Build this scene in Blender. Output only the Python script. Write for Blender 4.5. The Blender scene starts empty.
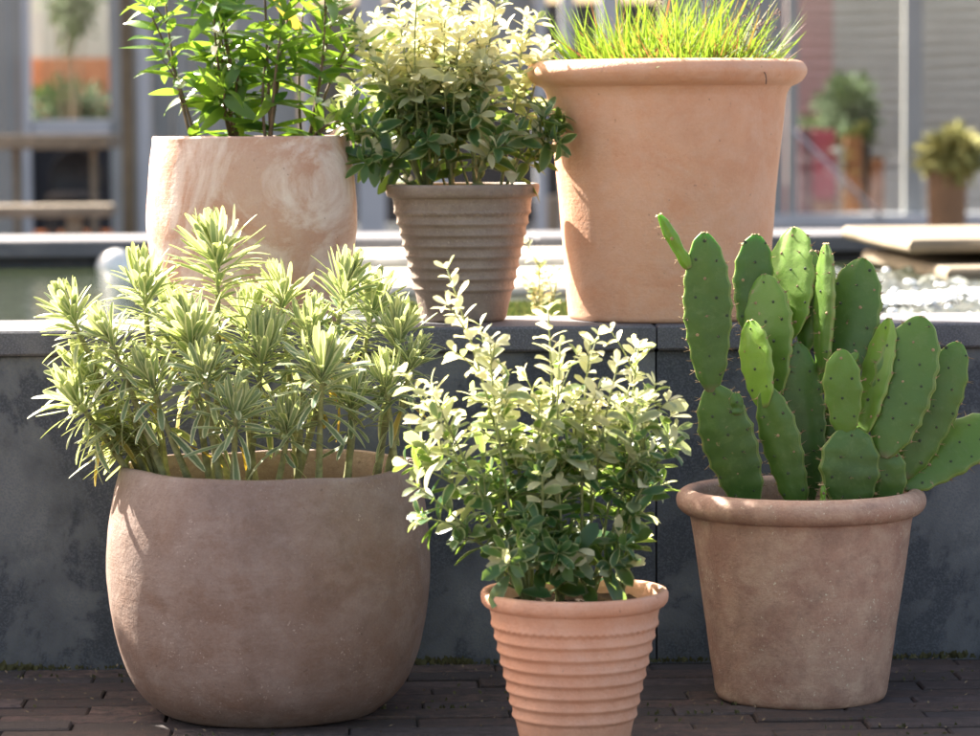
import bpy, math, random
from math import sin, cos, pi, radians, sqrt
from mathutils import Vector as V, Matrix, noise
rnd = random.Random(7)
S = bpy.context.scene
COL = S.collection
# ------------------------------------------------------------------ camera
F = 3200.0                       # focal length in px of a 980 px wide picture
CAM = V((0, 0, 0.7127))
YAW, PITCH, ROLL = 0.038, math.atan((368-125)/F), 0.0062
fw = V((sin(YAW)*cos(PITCH), cos(YAW)*cos(PITCH), -sin(PITCH)))
r0 = V((cos(YAW), -sin(YAW), 0)); u0 = r0.cross(fw)
rt = r0*cos(ROLL) - u0*sin(ROLL); up = u0*cos(ROLL) + r0*sin(ROLL)
cd = bpy.data.cameras.new('camera'); cam = bpy.data.objects.new('camera', cd); COL.objects.link(cam)
cam.matrix_world = Matrix(((rt.x, up.x, -fw.x, CAM.x), (rt.y, up.y, -fw.y, CAM.y), (rt.z, up.z, -fw.z, CAM.z), (0, 0, 0, 1)))
cd.sensor_width = 36; cd.lens = 36*F/980; cd.clip_start = 0.05; cd.clip_end = 400
cd.dof.use_dof = True; cd.dof.focus_distance = 3.93; cd.dof.aperture_fstop = 6.4; cd.dof.aperture_blades = 0
S.camera = cam
def P(px, py, Y):
    """world point that lies at depth Y on the sight line of photo pixel (px, py)"""
    d = fw + rt*((px-490)/F) - up*((py-368)/F)
    return CAM + d*(Y/d.y)
def PZ(px, py, z):
    d = fw + rt*((px-490)/F) - up*((py-368)/F)
    return CAM + d*((z-CAM.z)/d.z)
# ------------------------------------------------------------------ light
SUNH = 137; EL = 39
sd = V((-sin(radians(180-SUNH))*cos(radians(EL)), cos(radians(180-SUNH))*cos(radians(EL)), sin(radians(EL))))
sl = bpy.data.lights.new('sun', 'SUN'); sl.energy = 5.0; sl.angle = radians(0.55); sl.color = (1.0, 0.93, 0.82)
so = bpy.data.objects.new('sun', sl); COL.objects.link(so); so.rotation_euler = sd.to_track_quat('Z', 'Y').to_euler(); so.location = sd*20
w = bpy.data.worlds.new('World'); S.world = w; w.use_nodes = True
nt = w.node_tree; bg = nt.nodes['Background']
sky = nt.nodes.new('ShaderNodeTexSky'); sky.sky_type = 'NISHITA'; sky.sun_disc = False
sky.sun_elevation = radians(EL); sky.sun_rotation = math.atan2(sd.x, sd.y)
sky.air_density = 1.0; sky.dust_density = 4.0; sky.ozone_density = 0.4
hs = nt.nodes.new('ShaderNodeMix'); hs.data_type = 'RGBA'; hs.blend_type = 'MULTIPLY'; hs.inputs[0].default_value = 1
nt.links.new(sky.outputs[0], hs.inputs[6]); hs.inputs[7].default_value = (1.0, 0.88, 0.76, 1)
nt.links.new(hs.outputs[2], bg.inputs[0]); bg.inputs[1].default_value = 0.080
S.view_settings.view_transform = 'Standard'; S.view_settings.look = 'None'; S.view_settings.exposure = 2.62
S.view_settings.gamma = 1
# ------------------------------------------------------------------ materials
class NT:
    def __init__(s, name):
        s.m = bpy.data.materials.new(name); s.m.use_nodes = True; s.t = s.m.node_tree
        s.b = s.t.nodes['Principled BSDF']; s.out = s.t.nodes['Material Output']
    def n(s, typ, **k):
        x = s.t.nodes.new(typ)
        for a, v in k.items(): setattr(x, a, v)
        return x
    def l(s, a, b): s.t.links.new(a, b)
    def tex(s, scale=(1, 1, 1), kind='Object'):
        tc = s.n('ShaderNodeTexCoord'); mp = s.n('ShaderNodeMapping'); s.l(tc.outputs[kind], mp.inputs[0])
        mp.inputs['Scale'].default_value = scale; return mp.outputs[0]
    def noise(s, vec, scale, detail=5, rough=0.6, dist=0.0):
        x = s.n('ShaderNodeTexNoise'); s.l(vec, x.inputs['Vector']); x.inputs['Scale'].default_value = scale
        x.inputs['Detail'].default_value = detail; x.inputs['Roughness'].default_value = rough; x.inputs['Distortion'].default_value = dist
        return x.outputs[0]
    def ramp(s, f, *stops):
        x = s.n('ShaderNodeValToRGB'); s.l(f, x.inputs[0]); e = x.color_ramp.elements
        while len(e) < len(stops): e.new(0.5)
        for q, (p, c) in zip(e, stops):
            q.position = p; q.color = (c if isinstance(c, tuple) else (c, c, c)) + (1,)
        return x.outputs[0]
    def mix(s, f, a, b, mode='MIX'):
        x = s.n('ShaderNodeMix', data_type='RGBA', blend_type=mode)
        for i, v in ((0, f), (6, a), (7, b)):
            if isinstance(v, (int, float)): x.inputs[i].default_value = v
            elif isinstance(v, tuple): x.inputs[i].default_value = v + (1,)
            else: s.l(v, x.inputs[i])
        return x.outputs[2]
    def bump(s, h, strength, dist):
        x = s.n('ShaderNodeBump'); x.inputs['Strength'].default_value = strength; x.inputs['Distance'].default_value = dist
        s.l(h, x.inputs['Height']); s.l(x.outputs[0], s.b.inputs['Normal']); return x.outputs[0]
    def set(s, **k):
        for a, v in k.items():
            i = s.b.inputs[a.replace('_', ' ')]
            if isinstance(v, (int, float)): i.default_value = v
            elif isinstance(v, tuple): i.default_value = v + (1,)
            else: s.l(v, i)

def plain(name, c, rough=0.6, var=0.15, scale=8, spec=0.4):
    m = NT(name); v = m.tex(); f = m.noise(v, scale)
    m.set(Base_Color=m.mix(m.ramp(f, (0.3, 0.0), (0.7, 1.0)), tuple(x*(1-var) for x in c), tuple(min(1, x*(1+var)) for x in c)), Roughness=rough)
    m.b.inputs['Specular IOR Level'].default_value = spec
    m.bump(m.noise(v, scale*8), 0.2, 0.002)
    return m.m

def clay(name, base, dark, pale, seed, swirl=0.0, speck=0.5, stain=0.5, patchk=0.35):
    m = NT(name); v = m.tex(); mp = m.n('ShaderNodeMapping'); m.l(v, mp.inputs[0]); mp.inputs['Location'].default_value = (seed*3.1, seed*1.7, seed)
    v = mp.outputs[0]
    big = m.ramp(m.noise(v, 11, 7, 0.62, 0.8), (0.36, 0.0), (0.62, 1.0))
    c = m.mix(big, base, dark)
    if stain:
        mp2 = m.n('ShaderNodeMapping'); m.l(v, mp2.inputs[0]); mp2.inputs['Scale'].default_value = (1, 1, 1.6)
        st = m.ramp(m.noise(mp2.outputs[0], 19, 10, 0.78, 0.3), (0.46, 0.0), (0.66, stain))
        c = m.mix(st, c, pale)
    if swirl:
        w_ = m.ramp(m.noise(v, 5.5, 7, 0.62, 3.2), (0.44, 0.0), (0.52, swirl*0.5), (0.62, swirl), (0.75, swirl*0.35))
        c = m.mix(w_, c, pale)
    patch = m.ramp(m.noise(v, 17, 7, 0.72, 0.3), (0.48, 0.0), (0.7, patchk))
    c = m.mix(patch, c, tuple(x*0.68 for x in dark))
    grain = m.ramp(m.noise(v, 330, 3, 0.7), (0.35, 0.0), (0.65, 1.0)); c = m.mix(0.05+0.08*speck, c, m.mix(grain, tuple(x*0.6 for x in dark), tuple(min(.8, x*1.2) for x in pale)))
    sp = m.ramp(m.noise(v, 300, 3, 0.6), (0.62, 0.0), (0.68, speck))
    gate = m.ramp(m.noise(v, 18, 4, 0.7), (0.52, 0.0), (0.60, 1.0))
    c = m.mix(m.mix(1.0, sp, gate, 'MULTIPLY'), c, tuple(min(0.8, x*1.5+0.1) for x in pale))
    dk = m.ramp(m.noise(v, 150, 2, 0.5), (0.72, 0.0), (0.77, 0.5))
    c = m.mix(dk, c, tuple(x*0.35 for x in dark))
    m.set(Base_Color=c, Roughness=0.62); m.b.inputs['Specular IOR Level'].default_value = 0.45
    mz = m.n('ShaderNodeMapping'); m.l(v, mz.inputs[0]); mz.inputs['Scale'].default_value = (2, 2, 60)
    lines = m.noise(mz.outputs[0], 4, 3)
    fine = m.noise(v, 190, 4, 0.7); mid = m.noise(v, 34, 4)
    h = m.mix(0.5, m.mix(0.22, fine, lines), mid)
    m.bump(h, 0.65, 0.0040)
    return m.m

def leafmat(name, inner, edge, cream, trans, tmix=0.42, rough=0.38, m0=0.45, m1=0.72, red=None, midk=0.3, marg=False):
    m = NT(name)
    at = m.n('ShaderNodeAttribute', attribute_name='tint'); sep = m.n('ShaderNodeSeparateColor'); m.l(at.outputs['Color'], sep.inputs[0])
    uv = m.n('ShaderNodeUVMap'); uv.uv_map = 'uv'; sx = m.n('ShaderNodeSeparateXYZ'); m.l(uv.outputs[0], sx.inputs[0])
    a = m.n('ShaderNodeMath', operation='MULTIPLY_ADD'); m.l(sx.outputs[0], a.inputs[0]); a.inputs[1].default_value = 2; a.inputs[2].default_value = -1
    ab = m.n('ShaderNodeMath', operation='ABSOLUTE'); m.l(a.outputs[0], ab.inputs[0])
    nz = m.noise(m.tex(), 130, 3); n2 = m.n('ShaderNodeMath', operation='MULTIPLY_ADD'); m.l(nz, n2.inputs[0]); n2.inputs[1].default_value = 0.5; n2.inputs[2].default_value = -0.25
    s1 = m.n('ShaderNodeMath', operation='ADD'); m.l(ab.outputs[0], s1.inputs[0]); m.l(n2.outputs[0], s1.inputs[1])
    mg = m.ramp(s1.outputs[0], (m0, 0.0), (m1, 1.0))
    inn = m.mix(sep.outputs[1], inner, tuple(x*1.7 for x in inner))
    c = m.mix(m.mix(1.0, mg, m.mix(sep.outputs[2], 0.0, 1.0) if False else sep.outputs[2], 'MULTIPLY') if marg else mg, inn, edge)
    c = m.mix(sep.outputs[0], c, cream)
    # pale midrib
    if midk > 0.1: mr = m.ramp(ab.outputs[0], (0.02, midk), (0.08, 0.0))
    if midk > 0.1: c = m.mix(mr, c, edge)
    if red: c = m.mix(sep.outputs[2], c, red)
    m.set(Base_Color=c, Roughness=rough); m.b.inputs['Specular IOR Level'].default_value = 0.5
    m.bump(m.noise(m.tex(), 220, 2), 0.25, 0.001)
    tr = m.n('ShaderNodeBsdfTranslucent')
    tc = m.mix(0.55, c, trans)
    tc = m.mix(sep.outputs[0], tc, m.mix(sep.outputs[1], cream, m.mix(0.30, cream, trans)))
    if red: tc = m.mix(sep.outputs[2], tc, red)
    m.l(tc, tr.inputs[0])
    mx = m.n('ShaderNodeMixShader'); mx.inputs[0].default_value = tmix
    m.l(m.b.outputs[0], mx.inputs[1]); m.l(tr.outputs[0], mx.inputs[2]); m.l(mx.outputs[0], m.out.inputs[0])
    return m.m

MT = {}
MT['clay_barrel'] = clay('pale_swirled_terracotta', (0.55, 0.345, 0.255), (0.52, 0.27, 0.17), (0.76, 0.62, 0.53), 1.4, swirl=0.95, speck=0.1, stain=0.15, patchk=0.1)
MT['clay_big'] = clay('warm_terracotta', (0.72, 0.385, 0.235), (0.67, 0.325, 0.185), (0.72, 0.49, 0.37), 2, swirl=0.2, speck=0.1, stain=0.35, patchk=0.2)
MT['clay_grey'] = clay('greybrown_clay', (0.27, 0.205, 0.165), (0.22, 0.16, 0.125), (0.40, 0.32, 0.26), 3, speck=0.4, stain=0.5)
MT['clay_bowl'] = clay('mauve_brown_clay', (0.265, 0.19, 0.158), (0.225, 0.138, 0.10), (0.36, 0.28, 0.24), 4, swirl=0.2, speck=0.6, stain=0.6, patchk=0.6)
MT['clay_peach'] = clay('peach_terracotta', (0.72, 0.385, 0.25), (0.66, 0.32, 0.195), (0.72, 0.47, 0.37), 5, speck=0.1, stain=0.35)
MT['clay_old'] = clay('weathered_terracotta', (0.49, 0.285, 0.20), (0.35, 0.19, 0.14), (0.60, 0.43, 0.31), 6, swirl=0.3, speck=0.9, stain=0.7, patchk=0.8)
MT['soil'] = plain('soil', (0.045, 0.03, 0.02), 0.95, 0.5, 60, 0.1)
MT['stem_brown'] = plain('brown_stem', (0.14, 0.10, 0.06), 0.7, 0.3, 60)
MT['stem_green'] = plain('green_stem', (0.24, 0.27, 0.11), 0.6, 0.35, 60)
MT['stem_euph'] = plain('scarred_pale_stem', (0.27, 0.27, 0.12), 0.7, 0.5, 90)
MT['leaf_green'] = leafmat('glossy_green_leaf', (0.020, 0.075, 0.018), (0.045, 0.14, 0.025), (0.22, 0.36, 0.06), (0.42, 0.66, 0.03), 0.42, 0.28, 0.6, 1.0, red=(0.55, 0.2, 0.05))
MT['leaf_var'] = leafmat('cream_edged_leaf', (0.03, 0.085, 0.032), (0.50, 0.52, 0.26), (0.82, 0.77, 0.50), (0.40, 0.56, 0.06), 0.42, 0.34, 0.62, 0.9, midk=0.05, marg=True)
MT['leaf_euph'] = leafmat('silvery_edged_leaf', (0.085, 0.155, 0.095), (0.70, 0.69, 0.45), (0.60, 0.64, 0.30), (0.54, 0.62, 0.09), 0.42, 0.5, 0.45, 0.75, red=(0.65, 0.42, 0.04))
MT['grass'] = leafmat('grass_blade', (0.065, 0.15, 0.018), (0.13, 0.23, 0.025), (0.33, 0.42, 0.06), (0.30, 0.44, 0.02), 0.45, 0.5, 0.6, 1.0, red=(0.32, 0.11, 0.05))
MT['seed'] = plain('seed_head', (0.16, 0.09, 0.06), 0.8)
def cactusmat():
    m = NT('cactus_skin'); v = m.tex()
    at = m.n('ShaderNodeAttribute', attribute_name='tint'); sep = m.n('ShaderNodeSeparateColor'); m.l(at.outputs['Color'], sep.inputs[0])
    f = m.ramp(m.noise(v, 22, 6, 0.65, 0.3), (0.3, 0.0), (0.7, 1.0))
    c = m.mix(f, (0.024, 0.070, 0.013), (0.060, 0.120, 0.020))
    big = m.ramp(m.noise(v, 9, 4, 0.6), (0.35, 0.0), (0.65, 0.6)); c = m.mix(big, c, (0.030, 0.078, 0.022))
    c = m.mix(sep.outputs[0], c, (0.17, 0.31, 0.03))
    c = m.mix(sep.outputs[2], c, (0.17, 0.13, 0.07))
    pale = m.ramp(m.noise(v, 60, 8, 0.75, 0.4), (0.52, 0.0), (0.70, 0.4))
    c = m.mix(pale, c, (0.16, 0.23, 0.07))
    sc = m.ramp(m.noise(v, 38, 5, 0.7, 0.4), (0.66, 0.0), (0.70, 0.85))
    c = m.mix(sc, c, (0.30, 0.22, 0.11))
    c = m.mix(sep.outputs[1], c, (0.34, 0.38, 0.12))  # pale rim tint: yellowish pad edges plus sunlit rims put into the colour
    m.set(Base_Color=c, Roughness=0.42); m.b.inputs['Specular IOR Level'].default_value = 0.45
    m.set(Subsurface_Weight=0.35, Subsurface_Scale=0.012); m.b.inputs['Subsurface Radius'].default_value = (0.5, 1.0, 0.15)
    m.bump(m.noise(v, 120, 4), 0.25, 0.0015)
    return m.m
MT['cactus'] = cactusmat()
MT['spine'] = plain('areole', (0.33, 0.23, 0.12), 0.8, 0.5, 90)
MT['spine_dark'] = plain('areole_dark', (0.05, 0.07, 0.035), 0.8, 0.3, 90)
def stone(name, base, stainc, seed, st=0.7, wet=True):
    m = NT(name); v = m.tex(); mp = m.n('ShaderNodeMapping'); m.l(v, mp.inputs[0]); mp.inputs['Location'].default_value = (seed, 0, seed*2)
    v = mp.outputs[0]
    a = m.ramp(m.noise(v, 5, 8, 0.62, 0.5), (0.47, 0.0), (0.50, 0.55), (0.62, 0.9), (0.7, 0.4))
    a2 = m.ramp(m.noise(v, 3.0, 5, 0.6, 0.2), (0.40, 0.0), (0.55, st))
    c = m.mix(m.mix(1.0, a, a2, 'MULTIPLY'), base, stainc)
    g = m.ramp(m.noise(v, 420, 2, 0.6), (0.45, 0.0), (0.65, 0.8))
    c = m.mix(g, c, tuple(min(1, x*1.9) for x in base))
    d = m.ramp(m.noise(v, 9, 6, 0.7), (0.55, 0.0), (0.75, 0.6))
    c = m.mix(d, c, tuple(x*0.6 for x in base))
    m.set(Base_Color=c, Roughness=0.7); m.b.inputs['Specular IOR Level'].default_value = 0.3
    m.bump(m.mix(0.4, m.noise(v, 350, 3, 0.7), m.noise(v, 25, 6)), 0.45, 0.003)
    return m.m
MT['bluestone'] = stone('bluestone', (0.062, 0.067, 0.078), (0.20, 0.205, 0.21), 1.0, 1.0)
MT['coping'] = stone('bluestone_coping', (0.10, 0.10, 0.11), (0.22, 0.21, 0.205), 5.0, 0.5)
def brickmat():
    m = NT('clinker_brick'); v = m.tex()
    at = m.n('ShaderNodeAttribute', attribute_name='tint')
    f = m.ramp(m.noise(v, 45, 8, 0.75), (0.38, 0.0), (0.6, 1.0))
    c = m.mix(f, at.outputs['Color'], (0.055, 0.043, 0.041))
    sp = m.ramp(m.noise(v, 300, 2), (0.68, 0.0), (0.74, 0.5)); c = m.mix(sp, c, (0.2, 0.18, 0.16))
    m.set(Base_Color=c, Roughness=0.75); m.bump(m.noise(v, 80, 8, 0.75), 1.0, 0.007); return m.m
MT['brick'] = brickmat()
MT['joint'] = plain('joint_sand', (0.035, 0.03, 0.026), 0.95, 0.5, 40, 0.1)
def groundmat():
    m = NT('ground_pavers'); v = m.tex((1, 1, 1)); b = m.n('ShaderNodeTexBrick'); m.l(v, b.inputs[0])
    b.inputs['Color1'].default_value = (0.10, 0.075, 0.07, 1); b.inputs['Color2'].default_value = (0.15, 0.11, 0.10, 1); b.inputs['Mortar'].default_value = (0.05, 0.045, 0.04, 1)
    b.inputs['Scale'].default_value = 1; b.inputs['Brick Width'].default_value = 0.21; b.inputs['Row Height'].default_value = 0.07; b.inputs['Mortar Size'].default_value = 0.005
    m.set(Base_Color=b.outputs[0], Roughness=0.8); return m.m
MT['ground'] = groundmat()
MT['moss'] = plain('moss', (0.075, 0.072, 0.035), 0.9, 0.4, 50, 0.1)
MT['debris'] = plain('debris', (0.22, 0.17, 0.11), 0.9, 0.4, 50, 0.1)
def watermat():
    m = NT('pond_water'); v = m.tex()
    m.set(Base_Color=(0.030, 0.040, 0.020), Roughness=0.05, IOR=1.33)
    mp = m.n('ShaderNodeMapping'); m.l(v, mp.inputs[0]); mp.inputs['Scale'].default_value = (1, 2.2, 1)
    m.bump(m.noise(mp.outputs[0], 9, 3), 0.25, 0.012); return m.m
MT['water'] = watermat()
def roughwater():
    m = NT('churned_water'); v = m.tex()
    f = m.ramp(m.noise(v, 22, 4, 0.6), (0.55, 0.0), (0.66, 0.7))
    m.set(Base_Color=m.mix(f, (0.045, 0.05, 0.035), (0.42, 0.44, 0.40)), Roughness=0.12, IOR=1.33)
    m.bump(m.noise(v, 45, 3), 0.8, 0.01); return m.m
MT['rough_water'] = roughwater()
MT['foam_glints'] = plain('foam_glints', (0.8, 0.82, 0.82), 0.25, 0.05)
MT['pale_stone'] = plain('pale_sandstone', (0.20, 0.16, 0.11), 0.8, 0.25, 6)
MT['white_stone'] = plain('pale_limestone', (0.58, 0.54, 0.47), 0.8, 0.1, 6)
MT['steel'] = plain('brushed_steel', (0.8, 0.8, 0.76), 0.3, 0.03); MT['steel'].node_tree.nodes['Principled BSDF'].inputs['Metallic'].default_value = 0.3
MT['mat_grass'] = plain('pond_moss', (0.09, 0.19, 0.05), 0.9, 0.5, 60)
MT['mat_side'] = plain('pond_moss_side', (0.02, 0.035, 0.018), 0.9, 0.5, 60)
MT['greyboard'] = plain('grey_painted_board', (0.27, 0.275, 0.27), 0.6, 0.12, 3)
MT['lightgrey'] = plain('light_grey_paint', (0.42, 0.43, 0.46), 0.5, 0.08, 3)
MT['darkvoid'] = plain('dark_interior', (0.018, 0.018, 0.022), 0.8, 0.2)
MT['oldwood'] = plain('weathered_wood', (0.19, 0.155, 0.115), 0.8, 0.3, 14)
MT['mosswood'] = plain('mossy_post_wood', (0.105, 0.085, 0.055), 0.8, 0.3, 14)
MT['whitewall'] = plain('white_render', (0.62, 0.62, 0.56), 0.9, 0.08, 2)
MT['orangebrick'] = plain('orange_brick', (0.50, 0.20, 0.10), 0.9, 0.2, 10)
MT['wicker'] = plain('dark_wicker', (0.03, 0.026, 0.024), 0.6, 0.5, 40)
MT['red'] = plain('crimson_paint', (0.24, 0.02, 0.045), 0.5, 0.2, 6)
MT['darkred'] = plain('dark_red_paint', (0.09, 0.018, 0.03), 0.6, 0.2, 6)
MT['rust'] = plain('rusty_orange', (0.20, 0.075, 0.035), 0.8, 0.3, 9)
MT['pinkslat'] = plain('pink_cladding', (0.46, 0.26, 0.27), 0.7, 0.1, 3)
MT['greyslat'] = plain('grey_cladding', (0.44, 0.42, 0.41), 0.7, 0.1, 3)
MT['bgleaf'] = leafmat('courtyard_leaf', (0.035, 0.065, 0.02), (0.05, 0.09, 0.025), (0.42, 0.38, 0.12), (0.10, 0.15, 0.03), 0.2, 0.9, 0.5, 0.9)
MT['glazed_brown'] = plain('brown_pot', (0.22, 0.12, 0.06), 0.6, 0.2)
def glassmat():
    m = NT('window_glass'); t = m.n('ShaderNodeBsdfTransparent'); t.inputs[0].default_value = (0.93, 0.95, 0.95, 1)
    g = m.n('ShaderNodeBsdfGlossy'); g.inputs['Roughness'].default_value = 0.02; mx = m.n('ShaderNodeMixShader'); mx.inputs[0].default_value = 0.10
    m.l(t.outputs[0], mx.inputs[1]); m.l(g.outputs[0], mx.inputs[2]); m.l(mx.outputs[0], m.out.inputs[0]); return m.m
MT['glass'] = glassmat()
# ------------------------------------------------------------------ mesh building
WORLD = {}
class MB:
    def __init__(s): s.v = []; s.f = []; s.uv = []; s.c = []; s.smooth = True
    def add(s, vs, fs, uvs=None, col=(0, 0, 0)):
        n = len(s.v); s.v += vs
        for i, f in enumerate(fs):
            s.f.append([n+k for k in f]); s.uv.append([uvs[k] for k in f] if uvs else [(0, 0)]*len(f)); s.c.append(col)
    def build(s, name, mat, parent=None, origin=None, smooth=True, sharp=None):
        o0 = V(origin) if origin is not None else (WORLD[parent.name] if parent else V((0, 0, 0)))
        me = bpy.data.meshes.new(name); me.from_pydata([(a[0]-o0.x, a[1]-o0.y, a[2]-o0.z) for a in s.v], [], s.f)
        ul = me.uv_layers.new(name='uv'); at = me.color_attributes.new('tint', 'FLOAT_COLOR', 'CORNER')
        i = 0; ud = []; cdt = []
        for uvs, c in zip(s.uv, s.c):
            for q in uvs: ud += [q[0], q[1]]; cdt += [c[0], c[1], c[2], 1]
        me.uv_layers['uv'].data.foreach_set('uv', ud); me.color_attributes['tint'].data.foreach_set('color', cdt)
        me.materials.append(MT[mat] if isinstance(mat, str) else mat)
        me.polygons.foreach_set('use_smooth', [smooth]*len(me.polygons)); me.update()
        if sharp: me.set_sharp_from_angle(angle=radians(sharp))
        o = bpy.data.objects.new(name, me); COL.objects.link(o); WORLD[o.name] = o0
        if parent: o.parent = parent; o.location = o0 - WORLD[parent.name]
        else: o.location = o0
        return o
def tag(o, label=None, cat=None, group=None, kind=None):
    for k, v in (('label', label), ('category', cat), ('group', group), ('kind', kind)):
        if v: o[k] = v
    return o
def empty(name, loc, label, cat, group=None):
    o = bpy.data.objects.new(name, None); COL.objects.link(o); o.location = loc; o.empty_display_size = 0.05
    WORLD[o.name] = V(loc); return tag(o, label, cat, group)
def box(m, a, b, col=(0, 0, 0), bev=0.0):
    x0, y0, z0 = [min(p, q) for p, q in zip(a, b)]; x1, y1, z1 = [max(p, q) for p, q in zip(a, b)]
    if not bev:
        vs = [(x, y, z) for z in (z0, z1) for y in (y0, y1) for x in (x0, x1)]
        m.add(vs, [(0, 2, 3, 1), (4, 5, 7, 6), (0, 1, 5, 4), (2, 6, 7, 3), (0, 4, 6, 2), (1, 3, 7, 5)], None, col); return
    def ring(i, z): return [(x0+i, y0+i, z), (x1-i, y0+i, z), (x1-i, y1-i, z), (x0+i, y1-i, z)]
    e = bev
    rs = [ring(e, z0), ring(0, z0+e), ring(0, z1-e), ring(e, z1)]
    vs = [p for r in rs for p in r]; fs = [(3, 2, 1, 0), (12, 13, 14, 15)]
    for k in range(3):
        for j in range(4): fs.append((4*k+j, 4*k+(j+1) % 4, 4*k+4+(j+1) % 4, 4*k+4+j))
    m.add(vs, fs, None, col)
def tube(m, pts, rad, n=6, col=(0, 0, 0), cap=True):
    pts = [V(p) for p in pts]; vs = []; N = len(pts)
    if not isinstance(rad, (list, tuple)): rad = [rad]*N
    ref = V((0.3, 0.2, 0.93)) if abs((pts[-1]-pts[0]).normalized().z) < 0.8 else V((0.9, 0.3, 0.1))
    for i, p in enumerate(pts):
        t = (pts[min(i+1, N-1)]-pts[max(i-1, 0)]).normalized(); a = t.cross(ref).normalized(); b = t.cross(a)
        for k in range(n):
            an = 2*pi*k/n; q = p + (a*cos(an)+b*sin(an))*rad[i]; vs.append(tuple(q))
    fs = [(i*n+k, i*n+(k+1) % n, (i+1)*n+(k+1) % n, (i+1)*n+k) for i in range(N-1) for k in range(n)]
    if cap: fs += [tuple(range(n))[::-1], tuple((N-1)*n+k for k in range(n))]
    m.add(vs, fs, None, col)
def lathe(m, c, prof, n=128, wob=0.0, seed=0, zmod=None, closed=False):
    """prof: list of (r, z)"""
    vs = []; c = V(c)
    for i, (r, z) in enumerate(prof):
        for k in range(n):
            an = 2*pi*k/n; rr = r; zz = z
            if wob:
                q = V((cos(an)*2+seed, sin(an)*2, z*9)); rr += wob*noise.noise(q)*min(1, r*20)
                q2 = V((cos(an)*9+seed, sin(an)*9, z*50)); rr += wob*0.22*noise.noise(q2)*min(1, r*20)
            if zmod: zz += zmod(i, an, r, z)
            vs.append((c.x+rr*cos(an), c.y+rr*sin(an), c.z+zz))
    fs = [(i*n+k, i*n+(k+1) % n, (i+1)*n+(k+1) % n, (i+1)*n+k) for i in range(len(prof)-1) for k in range(n)]
    m.add(vs, fs)
def prof_interp(keys, n=60):
    out = []
    ks = keys
    def cr(a, b, c, d, t): return 0.5*((2*b)+(-a+c)*t+(2*a-5*b+4*c-d)*t*t+(-a+3*b-3*c+d)*t**3)
    per = max(2, n//(len(ks)-1))
    for i in range(len(ks)-1):
        a = ks[max(0, i-1)]; b = ks[i]; c = ks[i+1]; d = ks[min(len(ks)-1, i+2)]
        for j in range(per): out.append((cr(a[0], b[0], c[0], d[0], j/per), cr(a[1], b[1], c[1], d[1], j/per)))
    out.append(ks[-1]); return out
def leaf(m, p, d, upv, L, Wd, curl=0.2, fold=0.25, shape='ell', tint=(0, 0, 0), n=5, twist=0.0, tipcurl=0.0):
    d = d.normalized(); s = d.cross(upv)
    if s.length < 1e-4: s = d.cross(V((0.3, 0.9, 0.2)))
    s.normalize(); u = s.cross(d).normalized()
    if twist: s, u = s*cos(twist)+u*sin(twist), u*cos(twist)-s*sin(twist)
    vs = []; uvs = []
    for i in range(n+1):
        t = i/n
        if shape == 'lin': t = 1-(1-t)**1.9
        if shape == 'ell': wv = (sin(pi*min(1, t*0.94+0.03))**0.8)
        elif shape == 'lan': wv = (t+0.04)**0.55*(1-t)**0.85*1.75
        elif shape == 'obo': wv = (t+0.03)**0.9*(1-t+0.0)**0.45*1.95
        elif shape == 'lin': wv = (0.28+0.72*min(1, t*1.5)**0.8)*max(0.03, 1-t**7)**0.5
        elif shape == 'blade': wv = (1-t)**0.7
        hw = Wd*0.5*max(wv, 0.02)
        c = p + d*(L*t*(1-0.12*abs(curl)*t)) - u*(curl*L*t*t) + u*(tipcurl*L*t**4)
        for sg in (-1, 0, 1):
            q = c + s*(sg*hw) + u*(fold*hw*abs(sg)); vs.append(tuple(q)); uvs.append((0.5+0.5*sg, t))
    fs = []
    for i in range(n):
        for k in (0, 1): fs.append((i*3+k, i*3+k+1, i*3+4+k, i*3+3+k))
    m.add(vs, fs, uvs, tint)
def bez(a, b, c, t): return a*(1-t)**2 + b*2*t*(1-t) + c*t*t
def perp(t, an):
    a = t.cross(V((0.13, 0.21, 0.97)))
    if a.length < 0.05: a = t.cross(V((1, 0, 0)))
    a.normalize(); b = t.cross(a).normalized(); return a*cos(an)+b*sin(an)
def scurve(base, tip, bow, n=9):
    mid = base.lerp(tip, 0.5) + bow
    return [bez(base, mid, tip, i/(n-1)) for i in range(n)]
# ================================================================== SETTING
LZ = 0.4476; WF = 4.2; LB = 4.44; WZ = 0.385
m = MB(); m.add([(-90, -40, -0.012), (90, -40, -0.012), (90, 150, -0.012), (-90, 150, -0.012)], [(0, 1, 2, 3)])
tag(m.build('ground', 'ground'), kind='structure')
m = MB(); m.add([(-2.6, 1.9, -0.004), (2.8, 1.9, -0.004), (2.8, 4.21, -0.004), (-2.6, 4.21, -0.004)], [(0, 1, 2, 3)])
tag(m.build('joint_sand', 'joint'), kind='structure')
m = MB(); rb = random.Random(3)
y = 4.185; row = 0
while y > 2.0:
    x = -2.5 + (row % 2)*0.105 + rb.uniform(-0.02, 0.02)
    while x < 2.7:
        L = 0.205+rb.uniform(-0.004, 0.004); dz = rb.uniform(-0.002, 0.0025); g = rb.uniform(0.55, 1.35)
        c = rb.choice([(0.10, 0.062, 0.055), (0.085, 0.06, 0.058), (0.12, 0.075, 0.062), (0.07, 0.056, 0.058)])
        box(m, (x, y-0.0500+rb.uniform(-.001, .001), -0.03), (x+L-0.002, y, 0.0005+dz), tuple(k*g*1.25 for k in c), 0.0022)
        x += L
    y -= 0.0525; row += 1
tag(m.build('paving', 'brick', smooth=False), kind='structure')
m = MB(); rb = random.Random(5)
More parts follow.
